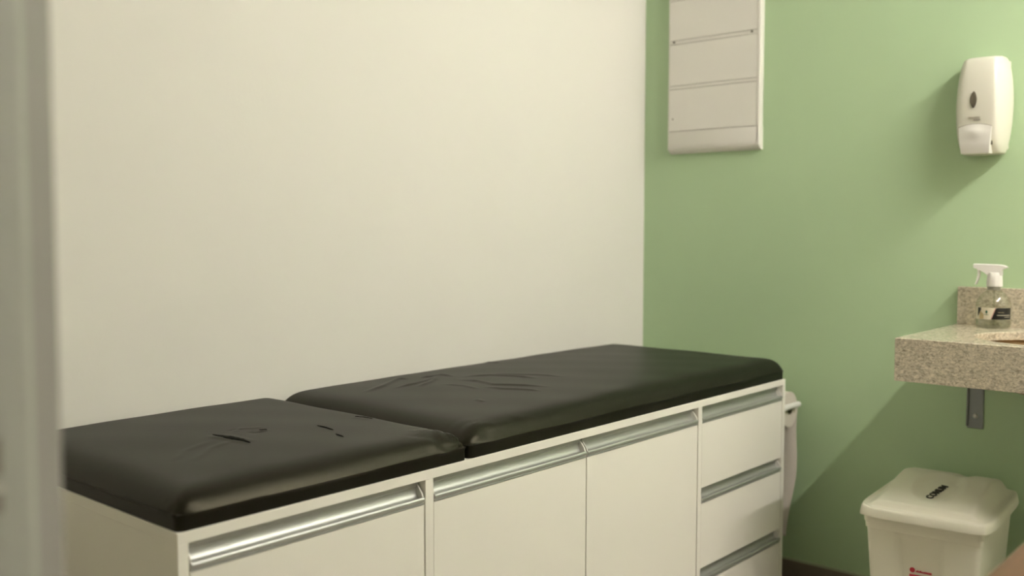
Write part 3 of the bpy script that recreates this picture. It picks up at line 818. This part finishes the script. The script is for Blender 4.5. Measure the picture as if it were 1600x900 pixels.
for i in range(NXl + 1):
    row = []
    for k in range(NYl + 1):
        u = -1 + 2 * i / NXl; v = -1 + 2 * k / NYl
        # squircle mapping keeps the outline rounded
        kq = 0.30
        x = hx * u * math.sqrt(1 - kq * v ** 6 * 0.5); y = hy * v * math.sqrt(1 - kq * u ** 6 * 0.5)
        row.append(bm.verts.new((x, y, LZ + 0.026 + lid_h(x, y))))
    grid.append(row)
for i in range(NXl):
    for k in range(NYl):
        bm.faces.new((grid[i][k], grid[i + 1][k], grid[i + 1][k + 1], grid[i][k + 1]))
loop = [grid[i][0] for i in range(NXl + 1)] + [grid[NXl][k] for k in range(1, NYl + 1)] + [grid[i][NYl] for i in range(NXl - 1, -1, -1)] + [grid[0][k] for k in range(NYl - 1, 0, -1)]
prev = loop
for g_, z in ((0.0035, LZ + 0.0235), (0.0055, LZ + 0.019), (0.0085, LZ + 0.002), (0.008, LZ), (0.005, LZ), (0.001, LZ + 0.012)):
    cur = []
    for v in loop:
        l = math.hypot(v.co.x / hx, v.co.y / hy)
        cur.append(bm.verts.new((v.co.x * (1 + g_ / hx), v.co.y * (1 + g_ / hy), z)))
    for a in range(len(loop)):
        b = (a + 1) % len(loop); bm.faces.new((prev[b], prev[a], cur[a], cur[b]))
    prev = cur
bm.faces.new(prev)
lid = smooth_angle(from_bm('lid', bm, 'bin', bin_, 'domed cream lid with raised middle'), 50)
# lettering on the lid: reads away from the viewer, tops to image left
tx, ty = -0.066, -0.005
sl = 0.0
za = lid_h(tx - 0.035, ty); zb_ = lid_h(tx + 0.035, ty); pitch = math.atan2(zb_ - za, 0.07)
Mt = Matrix.Translation((tx, ty, LZ + 0.026 + (za + zb_) / 2 + 0.0022)) @ Matrix.Rotation(-pitch, 4, 'Y') @ Matrix.Rotation(math.radians(-12), 4, 'Z')
text_mesh('lettering', 'COMUM', 0.0260, 'ink', lid, Mt, 0.0012)['label'] = 'black word COMUM on the lid'
# red mark on the front panel (its lower part is out of the picture)
bm = bmesh.new()
def fx_(z):
    t = z / LZ; return -((BDp / 2 - 0.018) * (0.84 + 0.16 * t)) + 0.0112
zL = 0.283
lathe(bm, [(0.0068, fx_(zL) - 0.0012), (0.0068, fx_(zL) + 0.002)], (0, 0.0255, zL), 18, 'x')
y = 0.0165
while y > -0.020:
    wv = random.uniform(0.0022, 0.0036); h = random.choice((0.0035, 0.0045, 0.0055))
    box(bm, fx_(zL) - 0.0012, fx_(zL) + 0.002, y - wv, y, zL - 0.004, zL - 0.004 + h)
    y -= wv + 0.0008
box(bm, fx_(zL) - 0.0012, fx_(zL) + 0.002, -0.020, 0.0165, zL - 0.0042, zL - 0.0026)
box(bm, fx_(zL) - 0.0005, fx_(zL) + 0.004, -0.023, 0.033, zL - 0.022, zL - 0.012)
from_bm('printed_mark', bm, 'red', bdy, 'red maker mark on the front')

# ------------------------------------------------------------------ desk (only a corner of its top is in view)
dk0 = (-1.35, -1.98, 0)
dk = empty('desk', dk0, 'brown wood laminate desk corner at the lower right edge', 'desk')
bm = bmesh.new(); box(bm, -2.05, -0.75, -2.28, -1.6825, 0.725, 0.75, 0.0)
from_bm('desk_top', bm, 'wood', dk, None, False, dk0)
boxobj('edge_band', (-2.051, -0.749, -1.6825, -1.680, 0.725, 0.7502), 'wood_edge', dk, dk0, 0.0006)
for x in (-2.03, -0.795):
    boxobj('side_panel', (x, x + 0.025, -2.26, -1.70, 0, 0.725), 'wood', dk, dk0)
boxobj('modesty_panel', (-2.005, -0.795, -1.78, -1.762, 0.30, 0.725), 'wood', dk, dk0)

# ------------------------------------------------------------------ ceiling lamps (out of view; the corridor one is added fill)
def lamp(x0, x1, y, label, m):
    c = ((x0 + x1) / 2, y, H)
    t = empty('ceiling_lamp', c, label, 'lamp')
    boxobj('housing', (x0 - 0.02, x1 + 0.02, y - 0.06, y + 0.06, H - 0.035, H - 0.0005), 'lamp_body', t, c, 0.004)
    for dy in (0.0,):
        bm = bmesh.new(); lathe(bm, [(0.013, x0), (0.013, x1)], (0, y + dy, H - 0.062), 12, 'x')
        smooth_angle(from_bm('tube', bm, m, t, None, False, c), 40)
    for x in (x0 - 0.012, x1):
        boxobj('lamp_holder', (x, x + 0.012, y - 0.052, y + 0.052, H - 0.08, H - 0.034), 'lamp_body', t, c, 0.002)
lamp(-1.40, -0.20, -2.43, 'bare tube ceiling lamp above the desk', 'tube')
lamp(-4.30, -3.10, -1.1, 'added fill lamp in the unseen corridor, lighting the door jamb', 'corridor_fill')  # added fill light: brightens the jamb and doorway from the corridor side
